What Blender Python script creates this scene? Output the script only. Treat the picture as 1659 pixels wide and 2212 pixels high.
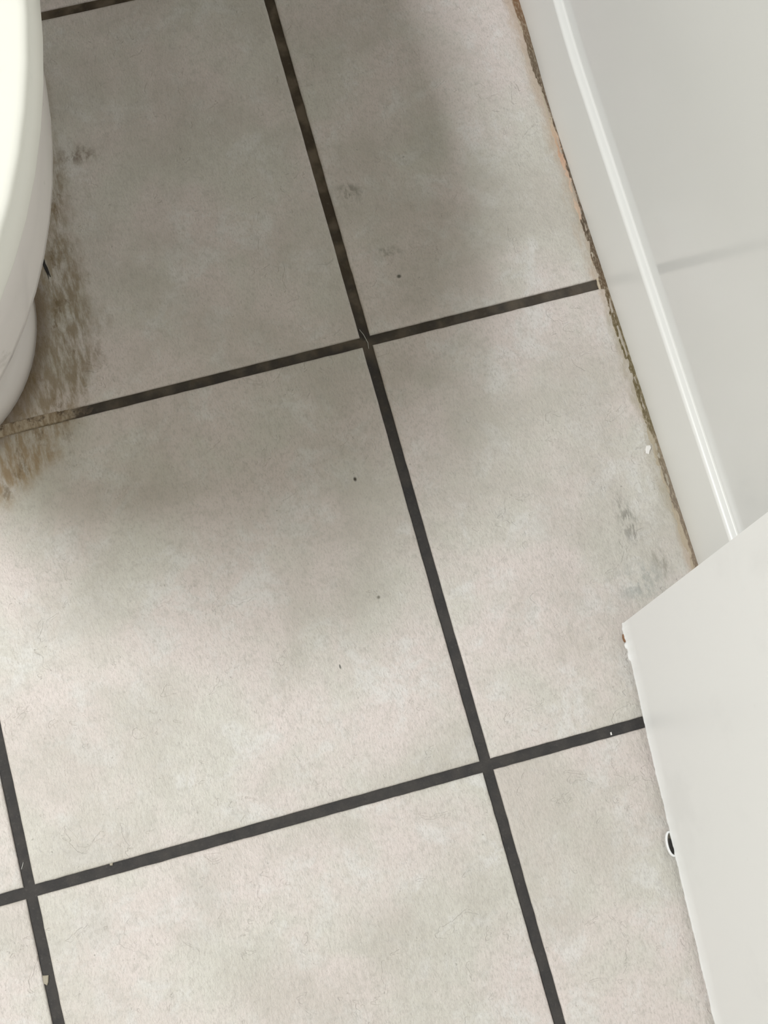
import bpy, bmesh, math, random
from mathutils import Vector, Matrix, noise

for o in list(bpy.data.objects): bpy.data.objects.remove(o)
S = bpy.context.scene
COL = S.collection

# ------------------------------------------------------------------ camera
cam = bpy.data.cameras.new('camera')
cam.sensor_fit = 'VERTICAL'; cam.sensor_height = 24.0
cam.lens = 24.0 * 3100.0 / 2212.0
cam.clip_start = 0.02
cam_o = bpy.data.objects.new('camera', cam); COL.objects.link(cam_o)
cam_o.matrix_world = Matrix(((0.9642, 0.2493, -0.0899, -0.1176),
                             (-0.2630, 0.9419, -0.2091, -0.3545),
                             (0.0326, 0.2253, 0.9738, 1.0347),
                             (0, 0, 0, 1)))
S.camera = cam_o
# ------------------------------------------------------------------ light
S.view_settings.view_transform = 'Standard'; S.view_settings.look = 'None'
S.view_settings.gamma = 1.0; S.view_settings.use_curve_mapping = False
S.view_settings.exposure = 0.0
w = bpy.data.worlds.new('world'); S.world = w; w.use_nodes = True
w.node_tree.nodes['Background'].inputs[0].default_value = (1.0, 0.96, 0.82, 1)
w.node_tree.nodes['Background'].inputs[1].default_value = 0.24

def area(name, loc, size, size_y, watts, color):
    l = bpy.data.lights.new(name, 'AREA'); l.shape = 'RECTANGLE'; l.size = size; l.size_y = size_y
    l.energy = watts; l.color = color
    o = bpy.data.objects.new(name, l); COL.objects.link(o); o.location = loc
    return o
area('ceiling_light', (-1.42, -0.13, 2.33), 0.30, 0.80, 61, (0.965, 0.985, 1.0))

# ------------------------------------------------------------------ node helper
class N:
    def __init__(s, name):
        m = bpy.data.materials.new(name); m.use_nodes = True
        s.m = m; s.t = m.node_tree; s.n = s.t.nodes; s.b = s.n['Principled BSDF']
        s.pos = s.n.new('ShaderNodeNewGeometry').outputs['Position']
    def put(s, inp, v):
        if hasattr(v, 'is_output'): s.t.links.new(v, inp)
        else:
            if isinstance(v, (tuple, list)) and len(v) == 3 and len(inp.default_value) == 4: v = (*v, 1)
            inp.default_value = v
    def set(s, **k):
        for a, v in k.items(): s.put(s.b.inputs[a.replace('_', ' ')], v)
    def math(s, op, a, b=0.0, c=0.0, clamp=False):
        x = s.n.new('ShaderNodeMath'); x.operation = op; x.use_clamp = clamp
        s.put(x.inputs[0], a); s.put(x.inputs[1], b)
        if op in ('MULTIPLY_ADD',): s.put(x.inputs[2], c)
        return x.outputs[0]
    def vmath(s, op, a, b=(0, 0, 0)):
        x = s.n.new('ShaderNodeVectorMath'); x.operation = op
        s.put(x.inputs[0], a); s.put(x.inputs[1], b)
        return x.outputs['Value'] if op in ('LENGTH', 'DOT_PRODUCT') else x.outputs[0]
    def map(s, loc=(0, 0, 0), rz=0, sc=(1, 1, 1), vec=None):
        x = s.n.new('ShaderNodeMapping'); s.put(x.inputs['Vector'], vec or s.pos)
        x.inputs['Location'].default_value = loc; x.inputs['Rotation'].default_value = (0, 0, rz)
        x.inputs['Scale'].default_value = sc
        return x.outputs[0]
    def noise(s, scale, detail=4, rough=0.55, vec=None, dist=0.0):
        x = s.n.new('ShaderNodeTexNoise'); x.inputs['Scale'].default_value = scale
        x.inputs['Detail'].default_value = detail; x.inputs['Roughness'].default_value = rough
        x.inputs['Distortion'].default_value = dist
        s.put(x.inputs['Vector'], vec or s.pos); return x.outputs[0]
    def ss(s, v, a, b, lo=0.0, hi=1.0):
        x = s.n.new('ShaderNodeMapRange'); x.interpolation_type = 'SMOOTHSTEP'
        s.put(x.inputs[0], v); x.inputs[1].default_value = a; x.inputs[2].default_value = b
        x.inputs[3].default_value = lo; x.inputs[4].default_value = hi
        return x.outputs[0]
    def mix(s, f, a, b, mode='MIX'):
        x = s.n.new('ShaderNodeMix'); x.data_type = 'RGBA'; x.blend_type = mode
        s.put(x.inputs[0], f); s.put(x.inputs[6], a); s.put(x.inputs[7], b)
        return x.outputs[2]
    def xyz(s, v=None):
        x = s.n.new('ShaderNodeSeparateXYZ'); s.put(x.inputs[0], v or s.pos); return x.outputs
    def bump(s, h, dist=0.001, strength=1.0, normal=None):
        x = s.n.new('ShaderNodeBump'); x.inputs['Strength'].default_value = strength
        x.inputs['Distance'].default_value = dist; s.put(x.inputs['Height'], h)
        if normal: s.put(x.inputs['Normal'], normal)
        return x.outputs[0]

FC = (-0.335, 0.10)                       # middle of the pedestal foot
def foot_dist(n):                         # distance outside the foot outline (m), wobbly
    p = n.xyz()
    cb = n.n.new('ShaderNodeCombineXYZ')
    n.put(cb.inputs[0], n.math('MULTIPLY', n.math('SUBTRACT', p[0], FC[0]), 10.0))
    n.put(cb.inputs[1], n.math('MULTIPLY', n.math('MINIMUM', n.math('SUBTRACT', p[1], FC[1]), 0.0), 1 / 0.115))
    q = cb.outputs[0]
    d = n.math('MULTIPLY', n.math('SUBTRACT', n.vmath('LENGTH', q), 1.0), 0.107)
    return d

# ------------------------------------------------------------------ materials
def tile_material():
    n = N('glazed_stone_tile')
    rnd = n.n.new('ShaderNodeObjectInfo').outputs['Random']
    off = n.vmath('SCALE', (3.1, 7.7, 1.3)); n.put(off.node.inputs['Scale'], n.math('MULTIPLY', rnd, 9.0))
    P = n.vmath('ADD', n.pos, off)
    big = n.noise(9, 6, 0.62, P, 0.3)
    mid = n.noise(30, 9, 0.72, n.vmath('ADD', P, (4, 2, 1)), 0.4)
    hue = n.noise(13, 5, 0.6, n.vmath('ADD', P, (9, 5, 2)), 0.2)
    fine = n.noise(160, 6, 0.7, P)
    grain = n.noise(900, 3, 0.7, n.map(sc=(1, 0.45, 1), rz=0.25, vec=P))
    c = n.mix(n.ss(hue, 0.36, 0.62), (0.608, 0.586, 0.534), (0.672, 0.602, 0.575))
    c = n.mix(n.math('MULTIPLY', n.ss(mid, 0.49, 0.64), 0.62), c, (0.71, 0.70, 0.685))
    c = n.mix(n.math('MULTIPLY', n.ss(big, 0.44, 0.66), 0.6), c, (0.49, 0.455, 0.405))
    c = n.mix(n.math('MULTIPLY', n.ss(fine, 0.48, 0.68), 0.34), c, (0.42, 0.40, 0.36))
    c = n.mix(n.math('MULTIPLY', n.ss(grain, 0.45, 0.75), 0.62), c, (0.42, 0.39, 0.36))
    specks = n.ss(n.noise(330, 2, 0.5, n.vmath('ADD', P, (1, 8, 3))), 0.74, 0.80)
    c = n.mix(n.math('MULTIPLY', specks, 0.55), c, (0.22, 0.21, 0.18))
    # grime spread round the toilet foot
    streak = n.noise(1, 6, 0.65, n.map(sc=(200, 50, 1)))
    blot = n.noise(45, 5, 0.65)
    d = n.math('ADD', foot_dist(n), n.math('MULTIPLY', n.math('SUBTRACT', blot, 0.5), 0.045))
    m1 = n.ss(d, 0.032, 0.056, 1, 0)
    m1 = n.math('MULTIPLY', m1, n.ss(streak, 0.34, 0.60, 0.22, 1.0))
    warm = n.mix(n.ss(n.xyz()[1], -0.05, 0.03), (0.34, 0.23, 0.115), (0.24, 0.185, 0.11))
    c = n.mix(n.math('MULTIPLY', m1, 0.84), c, warm)
    m2 = n.ss(n.math('ADD', foot_dist(n), n.math('MULTIPLY', n.math('SUBTRACT', streak, 0.5), 0.016)), 0.0, 0.016, 1, 0)
    c = n.mix(n.math('MULTIPLY', m2, 0.7), c, (0.13, 0.085, 0.045))
    dk = n.math('MULTIPLY', n.ss(n.noise(75, 6, 0.7, n.map(sc=(1, .5, 1))), 0.55, 0.68), n.ss(foot_dist(n), 0.02, 0.075, 1, 0))
    c = n.mix(n.math('MULTIPLY', dk, 0.85), c, (0.17, 0.12, 0.06))
    # brown rim left along the wall
    x = n.math('SUBTRACT', 0.1885, n.xyz()[0])
    en = n.noise(1, 5, 0.65, n.map(sc=(120, 38, 1)))
    e = n.math('ADD', x, n.math('MULTIPLY', n.math('SUBTRACT', en, 0.5), 0.022))
    em = n.ss(e, 0.0, 0.009, 1, 0)
    tint = n.mix(n.ss(n.noise(14, 2, 0.5), 0.42, 0.6), (0.47, 0.355, 0.26), (0.36, 0.31, 0.225))
    c = n.mix(n.math('MULTIPLY', em, 0.62), c, tint)
    # single marks
    def spot(cx, cy, rx, ry, rz, col, k, ns=260, nsy=80, lo=0.42, hi=0.62):
        nonlocal c
        q = n.vmath('SUBTRACT', n.pos, (cx, cy, 0))
        q = n.map(sc=(1 / rx, 1 / ry, 0), rz=0, vec=n.map(rz=rz, vec=q))
        nn = n.noise(1, 5, 0.65, n.map(sc=(ns, nsy, 1), rz=rz))
        r = n.vmath('LENGTH', q)
        f = n.math('MULTIPLY', n.ss(r, 0.25, 1.0, 1, 0), n.ss(nn, lo, hi))
        c = n.mix(n.math('MULTIPLY', f, k), c, col)
    spot(0.1512, -0.185, 0.010, 0.030, -0.10, (0.20, 0.19, 0.165), 0.75)
    spot(0.1463, -0.232, 0.030, 0.022, 0.0, (0.33, 0.34, 0.32), 0.6, 140, 90)
    spot(0.166, -0.222, 0.010, 0.020, -0.2, (0.28, 0.26, 0.22), 0.6)
    spot(0.0193, 0.1217, 0.016, 0.010, 0.3, (0.16, 0.15, 0.12), 0.6, 200, 120)
    spot(0.0358, 0.0655, 0.015, 0.009, 0, (0.17, 0.165, 0.13), 0.45, 200, 120)
    spot(0.0381, 0.0444, 0.0026, 0.0022, 0, (0.08, 0.08, 0.06), 0.9, 10, 10, 0, 0.1)
    spot(-0.0363, -0.1026, 0.0018, 0.0024, 0, (0.05, 0.04, 0.03), 1.0, 10, 10, 0, 0.1)
    spot(-0.0828, -0.2347, 0.0009, 0.0026, 0, (0.08, 0.08, 0.07), 0.9, 10, 10, 0, 0.1)
    spot(-0.0427, -0.1929, 0.0018, 0.0018, 0, (0.12, 0.11, 0.08), 0.8, 10, 10, 0, 0.1)
    spot(-0.178, 0.205, 0.022, 0.012, 0.3, (0.15, 0.10, 0.06), 0.6, 160, 120)
    n.set(Base_Color=c, Roughness=n.ss(mid, 0.3, 0.8, 0.42, 0.6), IOR=1.45)
    h = n.math('ADD', n.math('MULTIPLY', n.noise(38, 6, 0.68, P), 0.9),
               n.math('MULTIPLY', n.noise(1, 4, 0.65, n.map(sc=(420, 190, 200), rz=0.3, vec=P)), 0.5))
    pit = n.ss(n.noise(42, 3, 0.6, n.vmath('ADD', P, (2, 2, 9)), 1.2), 0.645, 0.67)
    h = n.math('ADD', h, n.math('MULTIPLY', pit, -0.22))
    n.set(Normal=n.bump(h, 0.0018, 0.75))
    return n.m

def grout_material():
    n = N('dark_grout')
    a = n.noise(60, 5, 0.6); b = n.noise(420, 4, 0.7)
    y = n.xyz()[1]
    c = n.mix(n.ss(a, 0.35, 0.65), (0.036, 0.034, 0.034), (0.054, 0.049, 0.046))
    br = n.math('MULTIPLY', n.ss(n.math('ADD', y, n.math('MULTIPLY', n.math('SUBTRACT', a, 0.5), 0.25)), -0.12, 0.12), 0.75)
    c = n.mix(br, c, n.mix(n.ss(n.noise(48, 3, 0.5), 0.42, 0.62), (0.055, 0.036, 0.016), (0.15, 0.115, 0.075)))
    c = n.mix(n.math('MULTIPLY', n.ss(b, 0.55, 0.8), 0.5), c, (0.13, 0.12, 0.11))
    fib = n.ss(n.noise(1, 3, 0.6, n.map(sc=(700, 120, 1), rz=-0.6)), 0.70, 0.78)
    c = n.mix(n.math('MULTIPLY', fib, 0.45), c, (0.30, 0.28, 0.26))
    d = n.math('ADD', foot_dist(n), n.math('MULTIPLY', n.math('SUBTRACT', n.noise(70, 4, 0.6), 0.5), 0.03))
    m = n.ss(d, 0.034, 0.055, 1, 0)
    c = n.mix(n.math('MULTIPLY', m, 0.93), c, n.mix(n.ss(n.noise(110, 5, 0.7), 0.38, 0.6), (0.085, 0.062, 0.045), (0.27, 0.215, 0.155)))
    n.set(Base_Color=c, Roughness=0.85, Normal=n.bump(n.noise(500, 4, 0.7), 0.0006, 0.6))
    return n.m

def ceramic(name, col, rough=0.12, smudge=0.0, warm=(0.55, 0.5, 0.4)):
    n = N(name)
    c = n.mix(n.math('MULTIPLY', n.noise(7, 3, 0.5), 0.15), col, tuple(v * 0.93 for v in col))
    if smudge:
        f = n.ss(n.noise(1, 5, 0.65, n.map(sc=(90, 40, 40))), 0.62, 0.72)
        c = n.mix(n.math('MULTIPLY', f, smudge), c, warm)
    n.set(Base_Color=c, Roughness=rough, IOR=1.5, Normal=n.bump(n.noise(6, 2, 0.5), 0.002, 0.15))
    return n.m

def sealant_material():
    n = N('mouldy_sealant')
    def ramp(v, stops):
        x = n.n.new('ShaderNodeValToRGB'); x.color_ramp.interpolation = 'LINEAR'; n.put(x.inputs[0], v)
        e = x.color_ramp.elements
        e[0].position, e[0].color = stops[0][0], (*stops[0][1], 1)
        e[1].position, e[1].color = stops[-1][0], (*stops[-1][1], 1)
        for p, col in stops[1:-1]: q = e.new(p); q.color = (*col, 1)
        return x.outputs[0]
    p = n.xyz(); y = p[1]
    yn = n.math('ADD', y, n.math('MULTIPLY', n.math('SUBTRACT', n.noise(40, 3, 0.6), 0.5), 0.02))
    t = n.math('MULTIPLY_ADD', yn, 2.0, 0.5, )                      # y -0.25..0.25 -> 0..1
    g = lambda v: (v, v, v)
    wd = ramp(t, [(0.06, g(.34)), (0.13, g(.42)), (0.17, g(.55)), (0.21, g(.60)), (0.235, g(.15)), (0.26, g(.62)), (0.45, g(.72)),
                  (0.60, g(.66)), (0.625, g(.18)), (0.84, g(.16)), (0.87, g(.60)), (0.91, g(.55)), (0.94, g(.22)), (1.0, g(.30))])
    col = ramp(t, [(0.08, (.20, .15, .105)), (0.16, (.19, .15, .11)), (0.22, (.20, .155, .10)), (0.27, (.13, .10, .045)),
                   (0.40, (.12, .092, .035)), (0.50, (.105, .065, .032)), (0.60, (.09, .062, .038)), (0.80, (.10, .065, .04)),
                   (0.90, (.13, .095, .06)), (1.0, (.20, .11, .055))])
    pale = ramp(t, [(0.0, (.44, .36, .27)), (0.30, (.42, .37, .28)), (0.52, (.52, .44, .33)), (0.56, (.55, .38, .27)), (0.66, (.58, .45, .35)),
                    (0.72, (.56, .36, .25)), (0.80, (.50, .44, .34)), (1.0, (.47, .40, .31))])
    dx = n.math('MULTIPLY', n.math('SUBTRACT', 0.1921, p[0]), 1 / 0.0070)
    nz = n.noise(1, 5, 0.7, n.map(sc=(300, 75, 120)))
    e = n.math('SUBTRACT', n.math('ADD', dx, n.math('MULTIPLY', n.math('SUBTRACT', nz, 0.5), 1.3)), wd)
    m = n.ss(e, -0.04, 0.10, 1, 0)
    fine = n.noise(1, 5, 0.75, n.map(sc=(900, 260, 400)))
    dark = n.mix(n.ss(fine, 0.46, 0.68), col, n.mix(0.55, col, (.50, .43, .33)))
    pale = n.mix(n.math('MULTIPLY', n.ss(fine, 0.5, 0.7), 0.5), pale, (.28, .21, .14))
    c = n.mix(m, pale, dark)
    n.set(Base_Color=c, Roughness=0.65, Normal=n.bump(n.noise(1, 4, 0.7, n.map(sc=(700, 260, 400))), 0.0006, 0.5))
    return n.m

def grime_material():
    n = N('brown_grime')
    a = n.noise(130, 6, 0.7); b = n.noise(1, 5, 0.7, n.map(sc=(200, 60, 1)))
    c = n.mix(n.ss(b, 0.38, 0.62), (0.25, 0.185, 0.115), (0.44, 0.37, 0.28))
    c = n.mix(n.ss(a, 0.52, 0.66), c, (0.12, 0.085, 0.055))
    c = n.mix(n.ss(n.math('ADD', n.xyz()[0], n.math('MULTIPLY', a, 0.03)), -0.222, -0.200), c, (0.085, 0.065, 0.048))
    n.set(Base_Color=c, Roughness=0.75, Normal=n.bump(n.noise(500, 4, 0.7), 0.0005, 0.6))
    return n.m

def door_material():
    n = N('white_gloss_paint')
    f = n.ss(n.noise(1, 5, 0.6, n.map(sc=(20, 14, 9))), 0.52, 0.70)
    c = n.mix(n.math('MULTIPLY', f, 0.30), (0.86, 0.865, 0.87), (0.74, 0.745, 0.75))
    sc = n.ss(n.noise(1, 4, 0.6, n.map(sc=(60, 60, 160))), 0.73, 0.78)
    c = n.mix(n.math('MULTIPLY', sc, 0.5), c, (0.5, 0.5, 0.5))
    n.set(Base_Color=c, Roughness=0.42, Normal=n.bump(n.noise(1, 3, 0.5, n.map(sc=(30, 110, 8))), 0.0007, 0.35))
    return n.m

def plain(name, col, rough=0.6, scale=60, var=0.12, bump=0.0005):
    n = N(name)
    c = n.mix(n.noise(scale, 4, 0.6), col, tuple(v * (1 - var) for v in col))
    n.set(Base_Color=c, Roughness=rough, Normal=n.bump(n.noise(scale * 4, 3, 0.6), bump, 0.4))
    return n.m

M = dict(tile=tile_material(), grout=grout_material(),
         wall=ceramic('white_wall_glaze', (0.78, 0.785, 0.775), 0.10),
         skirt=ceramic('white_skirting_glaze', (0.82, 0.82, 0.80), 0.3),
         seal=sealant_material(), grime=grime_material(), door=door_material(),
         lid=ceramic('white_plastic', (0.84, 0.83, 0.77), 0.22, 0.12, (0.6, 0.6, 0.56)),
         china=ceramic('white_china', (0.73, 0.69, 0.665), 0.12, 0.35, (0.42, 0.40, 0.35)),
         paint=plain('pale_wall_paint', (0.36, 0.345, 0.265)),
         white=plain('white_flake', (0.88, 0.86, 0.84)),
         crumb=plain('beige_crumb', (0.46, 0.41, 0.32), 0.6, 300, 0.4),
         fibre=plain('pale_fibre', (0.6, 0.6, 0.58)),
         wood=plain('bare_wood', (0.32, 0.16, 0.08), 0.8, 200, 0.4),
         black=plain('black_residue', (0.012, 0.010, 0.009), 0.5, 300, 0.3),  # tile smear, and the plug that paints shade behind the paint curl
         chrome=plain('brushed_steel', (0.7, 0.7, 0.72), 0.25))
M['chrome'].node_tree.nodes['Principled BSDF'].inputs['Metallic'].default_value = 1.0

# ------------------------------------------------------------------ object helpers
def mesh(name, verts, faces, mat, parent=None, smooth=False, label=None, cat=None, kind=None, loc=None):
    me = bpy.data.meshes.new(name); me.from_pydata(verts, [], faces)
    bm = bmesh.new(); bm.from_mesh(me)
    bmesh.ops.recalc_face_normals(bm, faces=bm.faces); bm.to_mesh(me); bm.free()
    me.materials.append(mat)
    if smooth: me.polygons.foreach_set('use_smooth', [True] * len(me.polygons))
    o = bpy.data.objects.new(name, me); COL.objects.link(o)
    if parent: o.parent = parent
    if loc: o.location = loc
    if label: o['label'] = label
    if cat: o['category'] = cat
    if kind: o['kind'] = kind
    return o
def box(a, b):
    x0, y0, z0 = a; x1, y1, z1 = b
    v = [(x, y, z) for z in (z0, z1) for (x, y) in ((x0, y0), (x1, y0), (x1, y1), (x0, y1))]
    return v, [(0, 3, 2, 1), (4, 5, 6, 7), (0, 1, 5, 4), (1, 2, 6, 5), (2, 3, 7, 6), (3, 0, 4, 7)]
def loft(rings, cap0=True, cap1=True, closed=True):
    v = [p for r in rings for p in r]; k = len(rings[0]); f = []
    for i in range(len(rings) - 1):
        for j in range(k if closed else k - 1):
            a = i * k + j; b = i * k + (j + 1) % k
            f.append((a, b, b + k, a + k))
    if cap0: f.append(tuple(range(k))[::-1])
    if cap1: f.append(tuple(range((len(rings) - 1) * k, len(rings) * k)))
    return v, f
def autosmooth(o, ang=0.6):
    me = o.data
    me.polygons.foreach_set('use_smooth', [True] * len(me.polygons))
    bm = bmesh.new(); bm.from_mesh(me)
    for e in bm.edges:
        if len(e.link_faces) == 2 and e.calc_face_angle(0) > ang: e.smooth = False
    bm.to_mesh(me); bm.free()

# ------------------------------------------------------------------ the room
RX0, RX1, RY0, RY1, RH = -2.05, 0.1985, -1.0, 0.72, 2.38
def wx(y):                                # the wall bows out a little towards the toilet wall
    t = min(1, max(0, (y - 0.13) / 0.12)); return 0.0035 * t * t * (3 - 2 * t)

v, f = box((RX0, RY0, -0.06), (RX1 + 0.006, RY1, -0.0020))
floor = mesh('floor', v, f, M['grout'], kind='structure')

T = 0.33; G = 0.0080
def tile(x0, x1, y0, y1, seed, fine):
    rng = random.Random(seed)
    k = 44 if fine else 1
    pts = []
    def edge(a, b, nrm):
        for i in range(k):
            t = i / k
            p = Vector(a).lerp(Vector(b), t)
            j = 0
            if fine and 0 < i:
                j = noise.noise(Vector((p.x * 90 + seed, p.y * 90, 3.1))) * 0.00022 + noise.noise(Vector((p.x * 400, p.y * 400 + seed, 1))) * 0.0002
            pts.append((p + Vector(nrm) * j, Vector(nrm)))
    edge((x0, y0, 0), (x1, y0, 0), (0, -1, 0)); edge((x1, y0, 0), (x1, y1, 0), (1, 0, 0))
    edge((x1, y1, 0), (x0, y1, 0), (0, 1, 0)); edge((x0, y1, 0), (x0, y0, 0), (-1, 0, 0))
    cx, cy = (x0 + x1) / 2, (y0 + y1) / 2; hx, hy = (x1 - x0) / 2, (y1 - y0) / 2
    def ring(inset, z):
        return [((p.x - cx) * (hx - inset) / hx + cx, (p.y - cy) * (hy - inset) / hy + cy, z) for p, _ in pts]
    rings = [ring(0, -0.012), ring(0, -0.0012), ring(0.0003, -0.0006), ring(0.0010, -0.00018), ring(0.0026, 0.0)]
    v, f = loft(rings)
    o = mesh('tile', v, f, M['tile'], floor)
    autosmooth(o, 0.9)
    return o
X = [-7 * T + T * i for i in range(8)]    # joint centres ... -0.66 -0.33 0
X[0] = RX0; X.append(0.1915 + G / 2)
Y = [RY0, -0.99 + 0.0, -0.66, -0.33, 0.0, 0.33, 0.66, RY1]
Y = [RY0, -0.66, -0.33, 0.0, 0.33, 0.66, RY1]
sd = 0
for i in range(len(X) - 1):
    for j in range(len(Y) - 1):
        sd += 1
        x0, x1 = X[i] + G / 2, X[i + 1] - G / 2
        y0, y1 = Y[j] + G / 2, Y[j + 1] - G / 2
        if x1 - x0 < 0.01: continue
        tile(x0, x1, y0, y1, sd, X[i] > -0.8 and -0.7 < Y[j] < 0.4)

# hardened grime that has filled the joint flush in front of the toilet
def grime():
    nx, ny = 170, 12; rings = []
    for i in range(nx + 1):
        x = -0.34 + 0.140 * i / nx; t = i / nx
        row = []
        for j in range(ny + 1):
            v_ = j / ny; y = -0.0047 + 0.0094 * v_
            nz = lambda k, q: noise.noise(Vector((x * k, y * k, q)))
            z = 0.00025 + 0.00012 * nz(300, 3)
            sink = max(0.0, (t - 0.66) / 0.30)                                   # wears away to the right
            low = max(0.0, 1 - v_ / 0.24) * min(1, max(0, (t - 0.40) / 0.12))     # open slit along the lower tile
            z -= 0.0032 * sink ** 1.2 + 0.0030 * low
            z += (0.0016 * nz(260, 5) + 0.0012 * nz(700, 8)) * min(1, sink * 3 + low * 0.8)
            if j in (0, ny) and low < .1: z = min(z, 0.0)
            row.append((x, y, max(-0.0060, min(z, 0.0004))))
        rings.append(row)
    v, f = loft(rings, closed=False, cap0=False, cap1=False)
    o = mesh('grime_film', v, f, M['grime'], floor, smooth=True)
    o['label'] = 'brown grime filling the joint in front of the toilet'
grime()

# right wall: glossy tiled wall, gently bowed
ys = [RY0 + (RY1 - RY0) * i / 120 for i in range(121)]
def sweep(name, profile, mat, **k):
    rings = [[(x + wx(y), y, z) for x, z in profile] for y in ys]
    v, f = loft(rings)
    o = mesh(name, v, f, mat, **k); autosmooth(o, 0.7); return o
sweep('wall_right', [(RX1, -0.06), (RX1 + 0.1, -0.06), (RX1 + 0.1, RH), (RX1, RH)], M['wall'], kind='structure')
# skirting: front at x=0.192, rounded top edge, coved fillet up to the wall
prof = [(0.1985, -0.003), (0.1920, -0.003), (0.1920, 0.0855)]
for i in range(1, 11):
    a = math.pi / 2 * i / 10; prof.append((0.1920 + 0.0048 * (1 - math.cos(a)), 0.0855 + 0.0030 * math.sin(a)))
for i in range(1, 7):
    a = math.pi / 2 * i / 6; prof.append((0.1968 + 0.0017 * math.sin(a), 0.0885 + 0.0017 * (1 - math.cos(a))))
sk = sweep('baseboard_right', prof, M['skirt'], kind='structure')

v, f = box((RX0 - 0.1, RY0, -0.06), (RX0, RY1, RH)); mesh('wall_left', v, f, M['paint'], kind='structure')
v, f = box((RX0 - 0.1, RY1, -0.06), (RX1 + 0.1, RY1 + 0.1, RH)); mesh('wall_back', v, f, M['paint'], kind='structure')
v, f = box((RX0 - 0.1, RY0 - 0.1, RH), (RX1 + 0.1, RY1 + 0.1, RH + 0.1)); mesh('ceiling', v, f, M['paint'], kind='structure')
# front wall with the doorway the open door belongs to
vs, fs = [], []
for a, b in (((RX0 - 0.1, RY0 - 0.1, -0.06), (-0.70, RY0, RH)), ((0.115, RY0 - 0.1, -0.06), (RX1 + 0.1, RY0, RH)),
             ((-0.70, RY0 - 0.1, 2.02), (0.115, RY0, RH))):
    v, f = box(a, b); n0 = len(vs); vs += v; fs += [tuple(i + n0 for i in q) for q in f]
mesh('wall_front', vs, fs, M['paint'], kind='structure')

# lumpy dirty sealant along the foot of the skirting
def bead():
    rings = []; n = 420
    for i in range(n + 1):
        y = -0.62 + 1.2 * i / n
        nz = lambda s, k: noise.noise(Vector((k, y * s, k * 1.7)))
        wd = 0.0066 + 0.0014 * nz(22, 2.2) + 0.0012 * nz(90, 5.1) + 0.0007 * nz(300, 8.0)
        if y < -0.12: wd += 0.0012
        h = 0.0015 + 0.0006 * nz(40, 1.3) + 0.0004 * nz(160, 7)
        x1 = 0.1921 + wx(y)
        r = []
        for t in (0, .12, .3, .5, .7, .86, 1.0):
            u = 1 - t
            jit = 0.00028 * noise.noise(Vector((t * 9, y * 330, 4.4))) + 0.00022 * noise.noise(Vector((t * 20, y * 800, 2)))
            z = -0.0008 + h * (0.15 + 0.85 * t ** 0.7) + jit * math.sin(math.pi * t) * 1.6 - (0.0008 if 0.6 < t < 0.95 and nz(60, 3.3) > 0.0 else 0)
            r.append((x1 - wd * u, y, z))
        r.append((x1, y, -0.0022)); r.append((x1 - wd, y, -0.0022))
        rings.append(r)
    v, f = loft(rings)
    o = mesh('trim_1', v, f, M['seal'], kind='structure'); autosmooth(o, 1.2)
bead()

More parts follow.
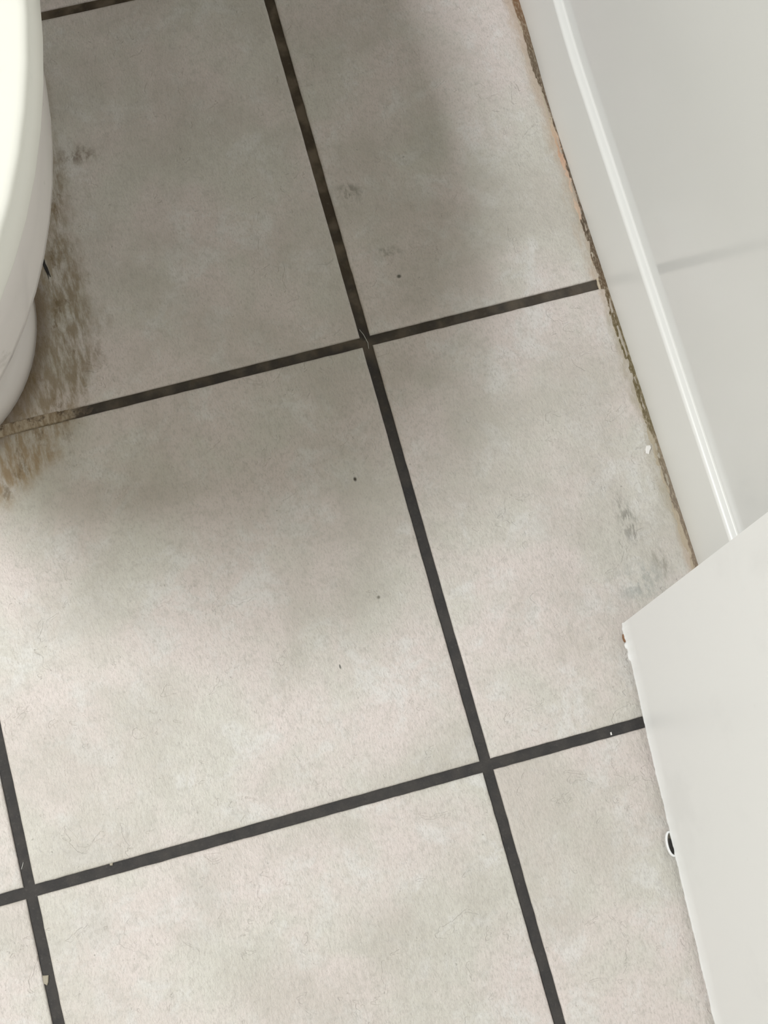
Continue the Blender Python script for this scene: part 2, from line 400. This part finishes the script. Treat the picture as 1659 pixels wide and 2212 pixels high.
# ------------------------------------------------------------------ open door leaf against the right wall
def door():
    A = Vector((0.1227, -0.2585, 0)); B = Vector((0.1024, -0.5391, 0))
    d = (B - A).normalized(); nrm = Vector((d.y, -d.x, 0))      # towards the room (-x)
    if nrm.x > 0: nrm = -nrm
    L = 0.73; TH = 0.035; Z0 = 0.006; Z1 = 1.985
    n = 360; rings = []
    for i in range(n + 1):
        s = L * (i / n) ** 1.35
        p = A + d * s
        nz = lambda k, q: noise.noise(Vector((s * k, q, 0.7)))
        zb = Z0 + 0.0007 * nz(70, 1.1) + 0.0006 * nz(240, 2.2) + 0.0005 * nz(600, 4.4)
        off = 0.0010 * nz(14, 9.0)
        chip = 0.0
        if s < 0.0035: chip = 0.0035 - s                  # rubbed bottom corner
        if 0.0085 < s < 0.013: chip = 0.0012
        bead = 0.0011 + 0.0004 * nz(120, 3.0) + 0.0004 * nz(420, 5.0)
        if 0.014 < s < 0.018: bead += 0.0011
        if 0.022 < s < 0.027: bead += 0.0008
        zb += chip
        r = []
        def P(out, z): q = p + nrm * (out + off); r.append((q.x, q.y, z))
        P(-TH, zb + 0.001); P(0, zb); P(bead * 0.8, zb + 0.0003); P(bead, zb + 0.0012); P(bead * 0.6, zb + 0.0024)
        P(0.0001, zb + 0.0036); P(0, 0.03); P(0, 0.25); P(0, 0.7)
        P(0, Z1); P(-TH, Z1)
        rings.append(r)
    v, f = loft(rings)
    o = mesh('door_1', v, f, M['door'], kind='structure',
             label='white painted door leaf standing open beside the tiled wall, chipped along its bottom edge')
    autosmooth(o, 0.9)
    # curl of peeled paint sticking out of the bottom edge
    c = A + d * 0.1585 + nrm * 0.0004
    K = 22; ri = []
    for i in range(K + 1):
        a = math.pi * i / K
        out = 0.0040 * math.sin(a) ** 0.8; al = -0.0085 * math.cos(a)
        w2 = 0.0006 if i in (0, K) else 0.0011
        q = c + d * al + nrm * out
        tn = (d * math.sin(a) * 0.0085 + nrm * math.cos(a) * 0.004).normalized(); si = Vector((tn.y, -tn.x, 0))
        ri.append([(*(q + si * w2 * sx).to_2d(), 0.0048 + dz) for sx, dz in ((-1, 0), (-.6, .0018), (0, .0024), (.6, .0018), (1, 0), (0, -.0003))])
    v, f = loft(ri); k = mesh('paint_curl', v, f, M['door'], o, smooth=True)
    k['label'] = 'raised curl of paint at the bottom edge'
    q0 = c + nrm * 0.0012  # solid black plug, put in as the shade inside the curl's gap
    v = []; 
    for i in range(14):
        a = 2 * math.pi * i / 14
        q = q0 + d * (0.0055 * math.cos(a) + 0.0016) + nrm * (0.0014 * math.sin(a))
        v.append((q.x, q.y))
    v, f = loft([[(x, y, 0.0012) for x, y in v], [(x, y, 0.0052) for x, y in v]])
    mesh('gap_shade_plug', v, f, M['black'], o)['label'] = 'black plug standing in for the shade behind the paint curl'
    # bare wood showing at the corner
    q = A + d * 0.0102 + nrm * 0.0004
    v = []
    for i in range(10):
        a = 2 * math.pi * i / 10
        p = q + d * 0.0032 * math.cos(a) + nrm * (0.0011 * math.sin(a)); v.append((p.x, p.y))
    v, f = loft([[(x, y, 0.0032) for x, y in v], [(x, y, 0.0074) for x, y in v]])
    mesh('bare_wood', v, f, M['wood'], o)['label'] = 'patch of bare brown wood'
door()

# ------------------------------------------------------------------ toilet
TX, TY = -0.335, 0.116
def oval(a, bf, bb, z, k=72, y0=TY, nb=3.2):
    r = []
    for i in range(k):
        t = 2 * math.pi * i / k; c, s_ = math.cos(t), math.sin(t)
        if s_ < 0: x, y = a * c, bf * s_
        else:
            x = a * math.copysign(abs(c) ** (2 / nb), c); y = bb * abs(s_) ** (2 / nb)
        r.append((TX + x, y0 + y, z))
    return r
toilet = bpy.data.objects.new('toilet', None); COL.objects.link(toilet)
toilet['label'] = 'white toilet with closed lid standing on the stained floor tiles at the left edge'
toilet['category'] = 'toilet'
def part(name, rings, mat, label=None, ang=0.7):
    v, f = loft(rings); o = mesh(name, v, f, mat, toilet); autosmooth(o, ang)
    if label: o['label'] = label
    return o
fy = 0.10
part('bowl', [oval(.0985, .1135, .33, 0.0, y0=fy), oval(.100, .115, .33, .003, y0=fy), oval(.100, .115, .33, .014, y0=fy),
              oval(.0985, .1135, .33, .020, y0=fy), oval(.095, .109, .33, .0245, y0=fy), oval(.091, .104, .325, .031, y0=fy),
              oval(.086, .099, .32, .05, y0=fy), oval(.083, .098, .31, .10, y0=fy), oval(.086, .108, .30, .16, y0=.104),
              oval(.104, .140, .29, .22, y0=.108), oval(.135, .190, .28, .28, y0=.112), oval(.154, .212, .275, .305, y0=.10),
              oval(.166, .230, .28, .322, y0=.093), oval(.1700, .2358, .29, .333, y0=.09), oval(.1706, .2368, .29, .340, y0=.09),
              oval(.1708, .2368, .29, .348, y0=.09), oval(.1712, .2355, .29, .385, y0=.088),
              oval(.1690, .233, .285, .3925, y0=.088), oval(.165, .228, .28, .3945, y0=.088)], M['china'])
part('seat', [oval(.172, .264, .25, .3950), oval(.1755, .2680, .252, .3965), oval(.1775, .2705, .254, .401),
              oval(.1785, .2725, .254, .409), oval(.177, .271, .25, .4125)], M['lid'])
lid = part('lid', [oval(.1815, .279, .262, .4145), oval(.1848, .2828, .266, .4155), oval(.1850, .2830, .266, .4175),
             oval(.1823, .2798, .264, .4325), oval(.1812, .2786, .262, .4345), oval(.1797, .2770, .261, .4357), oval(.177, .2742, .259, .4363),
             oval(.12, .20, .20, .4378), oval(.05, .08, .08, .4384)], M['lid'])
for sx in (-1, 1):
    v, f = loft([[(TX + sx * 0.075 + 0.018 * math.cos(t * math.pi / 8), 0.375 + 0.013 * math.sin(t * math.pi / 8), z) for t in range(16)] for z in (0.394, 0.425, 0.43)])
    mesh('hinge', v, f, M['chrome'], toilet)
def rbox(x0, x1, y0, y1, z0, z1, r, nm, mat):
    def ring(z, i):
        pts = []
        for cx, cy, a0 in ((x1 - r, y1 - r, 0), (x0 + r, y1 - r, 90), (x0 + r, y0 + r, 180), (x1 - r, y0 + r, 270)):
            for q in range(7):
                a = math.radians(a0 + 15 * q); pts.append((cx + (r - i) * math.cos(a), cy + (r - i) * math.sin(a), z))
        return pts
    v, f = loft([ring(z0, .004), ring(z0 + .004, 0), ring(z1 - .006, 0), ring(z1 - .002, .002), ring(z1, .006)])
    o = mesh(nm, v, f, mat, toilet); autosmooth(o); return o
rbox(TX - .19, TX + .19, .50, .70, .40, .76, .03, 'cistern', M['china'])
rbox(TX - .197, TX + .197, .492, .706, .762, .80, .03, 'cistern_lid', M['china'])
rbox(TX - .10, TX + .10, .37, .66, .0, .3985, .03, 'pedestal_back', M['china'])
v, f = loft([[(TX + r * math.cos(t * math.pi / 12), .6 + r * math.sin(t * math.pi / 12), z) for t in range(24)] for r, z in ((.024, .8), (.024, .805), (.020, .807))])
mesh('flush_button', v, f, M['chrome'], toilet)

# ------------------------------------------------------------------ small debris
def flake(name, loc, pts, th, mat, label, cat='debris', tilt=0.0):
    lo = [(x, y, 0) for x, y in pts]
    mid = [(x, y, th * .7 + x * tilt) for x, y in pts]
    hi = [(x * .75, y * .75, th + x * .75 * tilt) for x, y in pts]
    v, f = loft([lo, mid, hi]); return mesh(name, v, f, mat, loc=loc, label=label, cat=cat)
flake('paint_chip', (0.1832, -0.1366, 0.0), [(-.0028, -.0026), (-.0008, -.0038), (.0004, -.0016), (.0024, .0006), (.0022, .0026), (-.0008, .0030), (-.0022, .0008)],
      .0012, M['white'], 'small white flake lying beside the dirty joint at the foot of the wall')
flake('crumb', (-0.3322, -0.3900, -0.0020), [(-.0022, -.0016), (0, -.0036), (.0012, -.0018), (.0024, .0026), (-.0016, .0034)],
      .0011, M['crumb'], 'beige crumb in the grout joint near the bottom left corner')
flake('crumb', (-0.2722, -0.3262, -0.0020), [(-.0011, -.0010), (.0006, -.0014), (.0013, .0004), (0, .0012), (-.0012, .0006)],
      .0009, M['crumb'], 'tiny tan crumb in the joint right of the lower left crossing')
flake('crumb', (0.0931, -0.3318, -0.0020), [(-.0006, -.0010), (.0006, -.0010), (.0006, .0012), (-.0004, .0010)],
      .0006, M['white'], 'tiny pale speck in the joint beside the white door')
def hair(pts, label):
    rings = []; P = [Vector(p) for p in pts]; w = 0.00022
    for i, p in enumerate(P):
        d = (P[min(i + 1, len(P) - 1)] - P[max(i - 1, 0)]).normalized()
        s1 = d.cross(Vector((0, 0, 1))).normalized(); s2 = s1.cross(d)
        rings.append([tuple(p + s1 * w * math.cos(k * math.pi / 3) + s2 * w * math.sin(k * math.pi / 3)) for k in range(6)])
    v, f = loft(rings); mesh('fibre', v, f, M['fibre'], smooth=True, label=label, cat='fibre')
hair([(-0.3330, -0.3135, -.0017), (-0.3318, -0.3115, -.0015), (-0.3308, -0.3092, -.0017)], 'short pale fibre in the joint just above the lower left crossing')
hair([(0.0005, -0.006, -.0017), (0.001, -0.001, -.0013), (-0.0005, 0.006, -.0014), (-0.0025, 0.011, -.0017)][::-1], 'thin pale fibre curled on the central grout crossing')
def residue():
    v, f = loft([[(x, y, z) for x, y in ((-.2262, .134), (-.2228, .131), (-.2213, .1265), (-.2212, .122), (-.2203, .1185), (-.2196, .1105), (-.2202, .1108), (-.2208, .1140), (-.2214, .1085), (-.2218, .1130), (-.2229, .1180), (-.2237, .1240))] for z in (-.0001, .0004)])
    mesh('black_residue', v, f, M['black'], label='small black smear on the stained tile beside the toilet foot', cat='stain')
residue()
